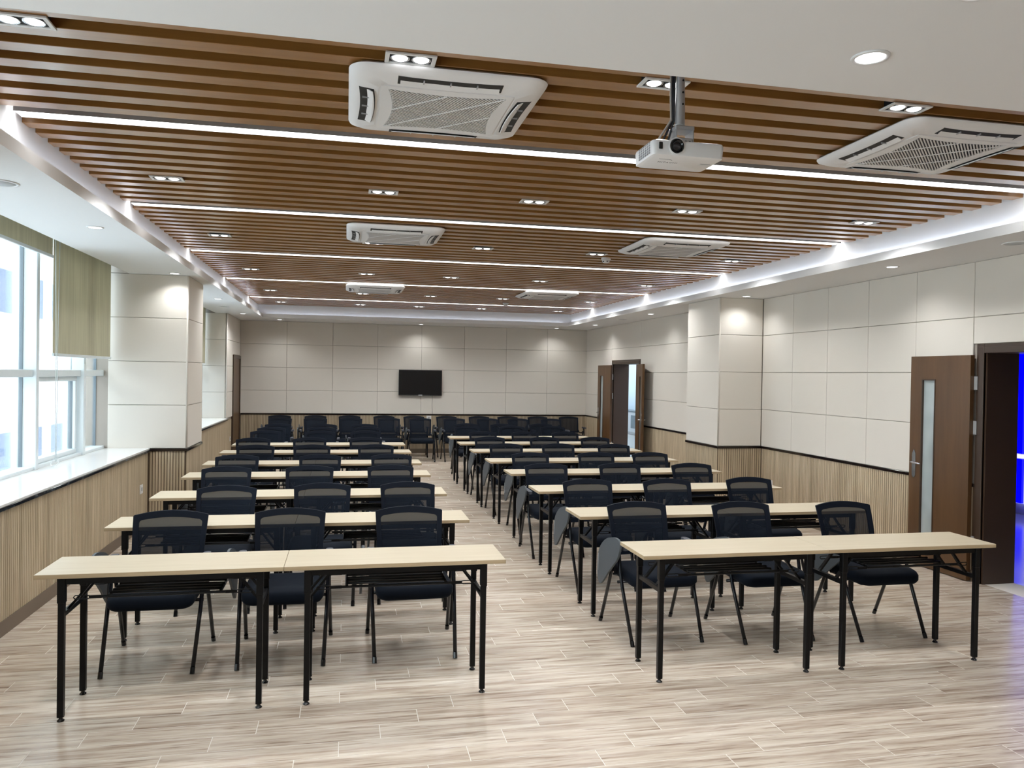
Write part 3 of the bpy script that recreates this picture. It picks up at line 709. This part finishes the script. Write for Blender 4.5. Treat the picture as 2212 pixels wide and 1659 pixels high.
for x in (-.012, .012, .03): MB().lathe([(.004, 0), (.004, .003)], (x, .064, .083), 8, 'y').build('screw', 'black_inside', pj)
po = MB().tube([(0, .1, .148), (0, .1, .20), (0, .1, .30), (0, .1, .44)], [.021, .021, .019, .018], 16).build('pole', 'brushed_steel', pj, SM)
for z in (.245, .295, .345, .395): MB().lathe([(.0045, 0), (.0045, .002)], (0.004, .081, z), 10, 'y').build('hole', 'black_inside', po)
for k in range(3):
    a = -.026-.006*k
    MB().tube([(a, .10+.006*k, .44), (a, .10+.006*k, .30), (a-.001, .1, .18), (a-.015-.012*k, .105, .12), (a-.03-.02*k, .115, .068)], .0048, 8).build('cable', 'cable_dark' if k < 2 else 'cable_pale', pj, True)
MB().tube([(.022*math.cos(u)-.008, .1+.026*math.sin(u), .158) for u in [i*2*PI/14 for i in range(15)]], .002, 6).build('cable_tie', 'white_plastic', pj, True)

# ---- television
tv = tag(empty('television', (1.622, YB-.052, 1.582)), 'black wall-mounted television on the back wall', 'television')
MB().cbox(-.482, .482, -.05, -.012, -.284, .284, .004).build('cabinet', 'tv_bezel', tv)
MB().box(-.470, .470, -.0535, -.05, -.262, .272).build('screen', 'tv_black', tv)
MB().box(-.045, .045, -.056, -.05, -.288, -.268).build('badge', 'badge_grey', tv)
MB().box(-.2, .2, -.012, .028, -.15, .15).build('wall_bracket', 'black_metal', tv)
cb_ = MB().tube([(1.90, YB-.045, 1.30), (1.905, YB-.035, 1.22), (1.895, YB-.032, 1.10), (1.905, YB-.031, .96), (1.905, YB-.034, .885)], .005, 8).build('power_cord', 'cable_pale', None, True)
tag(cb_, 'thin grey cord hanging below the television', 'cord')

# ---- wall sockets
def plate(axis, p_, label, w=.043, h=.043, double=True):
    o = tag(empty('wall_socket', p_), label, 'socket', 'wall sockets')
    if axis == 'x+': MB().cbox(-.004, .008, -w, w, -h, h, .002).build('plate', 'white_plastic', o); MB().box(.008, .010, -.02, .02, -.02, .02).build('outlet', 'grey_plastic', o)
    if axis == 'x-': MB().cbox(-.008, .004, -w, w, -h, h, .002).build('plate', 'white_plastic', o); MB().box(-.010, -.008, -.02, .02, -.02, .02).build('outlet', 'grey_plastic', o)
    if axis == 'y-': MB().cbox(-w, w, -.008, .004, -h, h, .002).build('plate', 'white_plastic', o); MB().box(-.02, .02, -.010, -.008, -.02, .02).build('outlet', 'grey_plastic', o)
plate('x+', (XL+.006, 9.29, .455), 'white socket on slatted wall left of left pillar', .055, .05)
plate('x+', (XL+.006, 16.02, .455), 'white socket on far left wall before the corner door')
plate('y-', (1.83, YB-.018, .79), 'white socket on back wall under the television', .05, .05)
plate('y-', (5.36, YB-.018, .37), 'white socket low in the right back corner')
plate('x-', (XR-.018, 9.38, .41), 'white socket on right wall beside the right pillar')

# ---- roller blinds
def blind(y0, y1, z, label, chain=None):
    o = tag(empty('roller_blind', (-2.60, (y0+y1)/2, 2.98)), label, 'blind', 'roller blinds'); h = (y1-y0)/2; dz = z-2.98
    mb = MB(); n = 24
    mb.loft([[(-.002+.006*math.sin(i*1.7), -h+2*h*i/n, zz) for i in range(n+1)]+[(-.0035+.006*math.sin(i*1.7), -h+2*h*i/n, zz) for i in range(n, -1, -1)] for zz in (0, dz*.5, dz)])
    mb.build('fabric', 'blind_fabric', o, SM)
    MB().cbox(-.010, .010, -h, h, dz-.028, dz, .003).build('bottom_bar', 'window_frame', o)
    MB().tube([(0, -h, .01), (0, h, .01)], .026, 12).build('roller', 'white_plastic', o, SM)
    if chain:
        for k in (-1, 1):
            MB().tube([(.022+.008*k, -h+.03+.03*k, .0), (.022, -h+.03+.02*k, -1.0), (.022, -h+.03+.012*k, chain-2.98)], .0035, 6).build('chain', 'window_frame', o, True)
        MB().tube([(.02+.03*math.sin(u), -h+.02+.06*math.cos(u)*math.sin(u*.5), chain-2.98-.005+.03*math.cos(u)) for u in [i*2*PI/16 for i in range(17)]], .004, 6).build('cord_loop', 'window_frame', o, True)
blind(-1.33, 3.57, 2.30, 'unseen beige roller blind added half down to dim the daylight')  # unseen blind, drawn partway to temper light from the added bay
blind(4.60, 7.755, 2.797, 'beige roller blind rolled nearly up left of the long one')
blind(7.775, 9.53, 1.917, 'long beige roller blind hanging beside the left pillar', chain=.93)
blind(10.60, 13.2, 2.60, 'beige roller blind just beyond the left pillar')
blind(13.25, 15.55, 1.915, 'long beige roller blind at far end of left windows')

# ================================================================ TABLES
def make_table():
    r = empty('folding_table'); r_z = .75
    top = MB().cbox(-.599, .599, 0, .40, .7270, .75, .0015).mesh('table_top', 'table_wood')
    top.materials.append(MATS['table_edge'])
    for q in top.polygons:
        if abs(q.normal.z) < .5: q.material_index = 1
    link('table_top', top, r)
    for y in (.03, .37):
        MB().box(-.48, .48, y-.012, y+.012, .694, .727).build('rail', 'black_metal', r)
    for sx in (-1, 1):
        X = sx*.478
        MB().box(X-.012, X+.012, .03, .37, .70, .727).build('end_rail', 'black_metal', r)
        MB().box(X-.011, X+.011, .045, .355, .525, .550).build('cross_bar', 'black_metal', r)
        for y in (.03, .37):
            lg = MB().cbox(X-.015, X+.015, y-.015, y+.015, .022, .700, .002).cbox(X-.018, X+.018, y-.018, y+.018, .60, .727, .002).build('leg', 'black_metal', r)
            MB().lathe([(.017, .0), (.018, .004), (.012, .009), (.009, .014), (.009, .020), (.017, .021), (.017, .025)], (X, y, 0), 14).build('foot', 'black_gloss', lg, SM)
        for y in (.11, .29):
            MB().tube([(X-sx*.004, y, .545), (X-sx*.05, y, .60), (X-sx*.135, y, .712)], 0, sq=(.012, .006)).build('brace', 'black_metal', r)
        MB().box(X-sx*.205-.008, X-sx*.205+.008, .06, .345, .614, .618).build('shelf_plate', 'black_metal', r)
    for y in (.055, .345):                 # long shelf rods with slotted ends
        mb = MB().tube([(-.30, y, .617), (.30, y, .617)], .0075, 8)
        for sx in (-1, 1):
            mb.tube([(sx*.30, y, .617), (sx*.36, y, .617)], 0, sq=(.003, .008))
            for dz in (-.009, .009): mb.tube([(sx*.355, y, .617+dz*.6), (sx*.37, y, .617+dz), (sx*.425, y, .617+dz)], .003, 6)
            mb.tube([(sx*.425, y, .626), (sx*.433, y, .617), (sx*.425, y, .608)], .003, 6)
        mb.build('shelf_rail', 'black_metal', r)
    for y in (.11, .165, .22, .285):
        MB().tube([(-.275, y, .622), (.275, y, .622)], .0075, 8).build('shelf_rod', 'black_metal', r, True)
    return r
LROW = [(4.2757, -1.510), (5.4876, -1.527), (6.7071, -1.535), (7.9735, -1.541), (9.0362, -1.534), (10.2889, -1.550), (11.3966, -1.550)]
RROW = [(4.2422, 1.695), (5.5018, 1.697), (6.7506, 1.6904), (7.9871, 1.700), (9.1362, 1.691), (10.3456, 1.684), (11.5075, 1.674), (12.5824, 1.665)]
proto = make_table(); first = True
for side, rows in (('left', LROW), ('right', RROW)):
    for i, (y, x) in enumerate(rows):
        for h in (0, 1):
            o = proto if first else copy_tree(proto); first = False
            o.location = (x+.6+1.2*h, y, 0)
            half = ('window-side', 'aisle-side')[h] if side == 'left' else ('aisle-side', 'door-side')[h]
            tag(o, 'pale wood folding table, %s half of the %s row, %s block' % (half, ORD[i], side), 'table', 'folding tables in rows')

# ================================================================ CHAIRS
def make_chair():
    """faces -y; origin on the floor between the feet"""
    r = empty('training_chair')
    # seat cushion
    base = rrect(.243, .225, .07, 5, 0, -.035)
    def sring(z, s, dz=0): 
        out = []
        for x, y in base:
            xx, yy = x*s, (y+.035)*s-.035
            out.append((xx, yy, z-.014*max(0, (-yy-.12)/.14)**2+dz*(x/.243)**2))
        return out
    MB().loft([sring(.378, .86), sring(.384, .95), sring(.405, 1.0), sring(.435, 1.0), sring(.452, .965), sring(.460, .90, .003), sring(.462, .6, .006), sring(.460, .2)]).build('seat', 'seat_fabric', r, True)
    MB().box(-.20, .20, -.20, .14, .366, .382).build('seat_pan', 'chair_plastic', r)
    # backrest surface
    def S(u, v, off=0):
        w = .212+.018*v
        z = .495+.34*v+.026*(1-u*u)*v
        y = .205+.105*v+.03*(1-u*u)-.012*math.sin(v*PI)+off
        return (u*w, y, z)
    def loop(u1, v0, v1, ru, rv, off, n=4, m=6):
        pts = []
        for k, (su, vv, dv) in enumerate(((1, v1, -1), (-1, v1, -1), (-1, v0, 1), (1, v0, 1))):
            for i in range(n+1):
                a = PI/2*k+PI/2*i/n
                pts.append((su*(u1-ru)+ru*math.cos(a), vv+dv*rv+rv*math.sin(a)))
            nk = (pts[-1], None)
            nx = {0: (-(u1-ru), v1), 1: (-u1, v0+rv), 2: (u1-ru, v0), 3: (u1, v1-rv)}[k]
            p0 = pts[-1]
            for i in range(1, m): pts.append((p0[0]+(nx[0]-p0[0])*i/m, p0[1]+(nx[1]-p0[1])*i/m))
        return [S(u, v, off) for u, v in pts]
    O0, O1 = loop(1, 0, 1, .025, .02, -.008), loop(1, 0, 1, .025, .02, .008)
    I0, I1 = loop(.855, .10, .885, .10, .05, -.008), loop(.855, .10, .885, .10, .05, .008)
    MB().loft([O0, O1, I1, I0, O0], False, False).build('back_frame', 'back_frame_fabric', r, SM)
    vs, fs = [], []; nu, nv = 10, 8
    for j in range(nv+1):
        for i in range(nu+1): vs.append(S(-.87+1.74*i/nu, .07+.84*j/nv))
    for j in range(nv):
        for i in range(nu): a = j*(nu+1)+i; fs.append((a, a+1, a+nu+2, a+nu+1))
    MB().add(vs, fs).build('back_mesh', 'chair_mesh', r, True)
    for s in (-1, 1):
        MB().tube([(s*.25, -.28, .012), (s*.262, -.115, .34), (s*.264, -.075, .44), (s*.264, -.045, .56), (s*.264, -.03, .615)], .0125, 8).build('front_leg', 'chair_tube', r, True)
        MB().tube([(s*.274, .28, .012), (s*.266, .10, .40), (s*.264, .03, .545)], .0125, 8).build('rear_leg', 'chair_tube', r, True)
        MB().tube([(s*.2495, -.2865, .0), (s*.2505, -.270, .033)], .0142, 8).build('foot_cap', 'black_gloss', r)
        MB().tube([(s*.2743, .2865, .0), (s*.2735, .270, .033)], .0142, 8).build('foot_cap', 'black_gloss', r)
        MB().tube([(s*.264, .02, .53), (s*.255, .12, .50), (s*.235, .205, .50), (s*.212, .235, .56)], .012, 8).build('back_bracket', 'chair_tube', r, True)
        MB().loft([ring3(rrect(.022, .13, .02, 3, s*.268, -.05), z) for z in (.612, .640)]).build('armrest', 'arm_pad', r, SM)
    MB().tube([(-.262, -.02, .362), (.262, -.02, .362)], .011, 8).build('seat_bar', 'chair_tube', r, True)
    MB().tube([(-.265, .06, .40), (-.12, .06, .372), (.12, .06, .372), (.265, .06, .40)], .010, 8).build('seat_bar', 'chair_tube', r, True)
    # writing tablet folded down outside the sitter's right arm
    ol = [(-.08, .686), (.023, .66), (.105, .619), (.168, .566), (.20, .507), (.208, .44), (.196, .372), (.17, .325), (.134, .315), (.075, .353), (-.018, .433), (-.118, .509), (-.175, .554), (-.21, .605), (-.223, .650), (-.205, .684), (-.155, .694)]
    sm_ = []
    for k in range(len(ol)):
        P0, P1, P2, P3 = (ol[(k+e) % len(ol)] for e in (-1, 0, 1, 2))
        for t in (0, .25, .5, .75):
            sm_.append(tuple(.5*(2*b1+(c1-a1)*t+(2*a1-5*b1+4*c1-d1)*t*t+(3*b1-a1-3*c1+d1)*t**3) for a1, b1, c1, d1 in zip(P0, P1, P2, P3)))
    ol = sm_
    tb = MB().loft([[(-.318+.02*(z-.5), y, z) for y, z in ol], [(-.332+.02*(z-.5), y, z) for y, z in ol]]).build('writing_tablet', 'tablet_grey', r)
    MB().tube([(-.3335, .185, .40), (-.3335, .187, .52)], .002, 6).build('tablet_slot', 'badge_grey', tb)
    MB().tube([(-.268, -.10, .60), (-.30, -.10, .615), (-.316, -.08, .62)], .012, 8).build('tablet_hinge', 'chair_plastic', r, True)
    return r
proto = make_chair(); first = True
def put_chair(x, y_top, label, group, rz=0.):
    """y_top: distance of the top edge of the backrest"""
    global first
    o = proto if first else copy_tree(proto); first = False
    yo = y_top-.322
    o.location = (x, yo, 0); o.rotation_euler = (0, 0, rz)
    tag(o, label, 'chair', group)
LCH = [[(-1.11, 5.46), (-.36, 5.46), (.44, 5.45)], [(-.93, 6.60), (-.18, 6.67), (.52, 6.68)], [(-1.12, 7.92), (-.34, 7.94), (.44, 7.94)], [(-1.16, 9.01), (-.28, 9.01), (.51, 9.01)],
       [(-1.10, 10.23), (-.41, 10.24), (.38, 10.26)], [(-1.25, 11.30), (-.49, 11.36), (.29, 11.37)], [(-1.22, 12.72), (-.40, 12.65), (.31, 12.66)], [(-1.21, 13.50), (-.40, 13.50), (.36, 13.62)], [(-1.18, 14.45), (-.39, 14.32), (.33, 14.36)]]
RCH = [[(2.12, 5.47), (2.90, 5.38), (3.715, 5.30)], [(2.13, 6.72), (2.87, 6.68), (3.71, 6.72)], [(2.06, 7.96), (2.87, 7.95), (3.67, 7.89)], [(2.17, 9.11), (2.99, 9.11), (3.67, 9.07)],
       [(2.12, 10.32), (2.84, 10.31), (3.60, 10.21)], [(2.11, 11.48), (2.94, 11.44), (3.72, 11.40)], [(2.19, 12.55), (2.88, 12.50), (3.55, 12.44)], [(2.14, 13.86), (2.96, 13.93), (3.72, 13.86)], [(2.22, 14.62), (2.90, 14.54), (3.68, 14.62)]]
for side, rows, nt_ in (('left', LCH, 7), ('right', RCH, 8)):
    for i, row in enumerate(rows):
        for j, (x, y) in enumerate(row):
            seat = (('window-side', 'middle', 'aisle-side') if side == 'left' else ('aisle-side', 'middle', 'door-side'))[j]
            if i < nt_: lab = 'black mesh tablet chair, %s, behind %s table row of %s block' % (seat, ORD[i], side)
            else: lab = 'black mesh tablet chair, %s, in %s tableless row of %s block' % (seat, ORD[i-nt_], side)
            put_chair(x, y, lab, 'chairs behind the tables', random.uniform(-.025, .025))
for j, x in enumerate((-1.29, -.60, .10, .87, 1.52, 2.23, 2.95, 3.60, 4.33)):
    put_chair(x, 16.33+random.uniform(-.03, .03), 'black mesh tablet chair, %s from left, in row before the wall chairs' % ORD[j], 'chairs near the back wall', random.uniform(-.02, .02))
for j, x in enumerate((-1.37, -.63, .08, .81, 1.46, 2.18, 2.90, 3.56, 4.25, 4.98)):
    put_chair(x, 17.22, 'black mesh tablet chair, %s from left, against the back wall' % ORD[j], 'chairs near the back wall', random.uniform(-.02, .02))
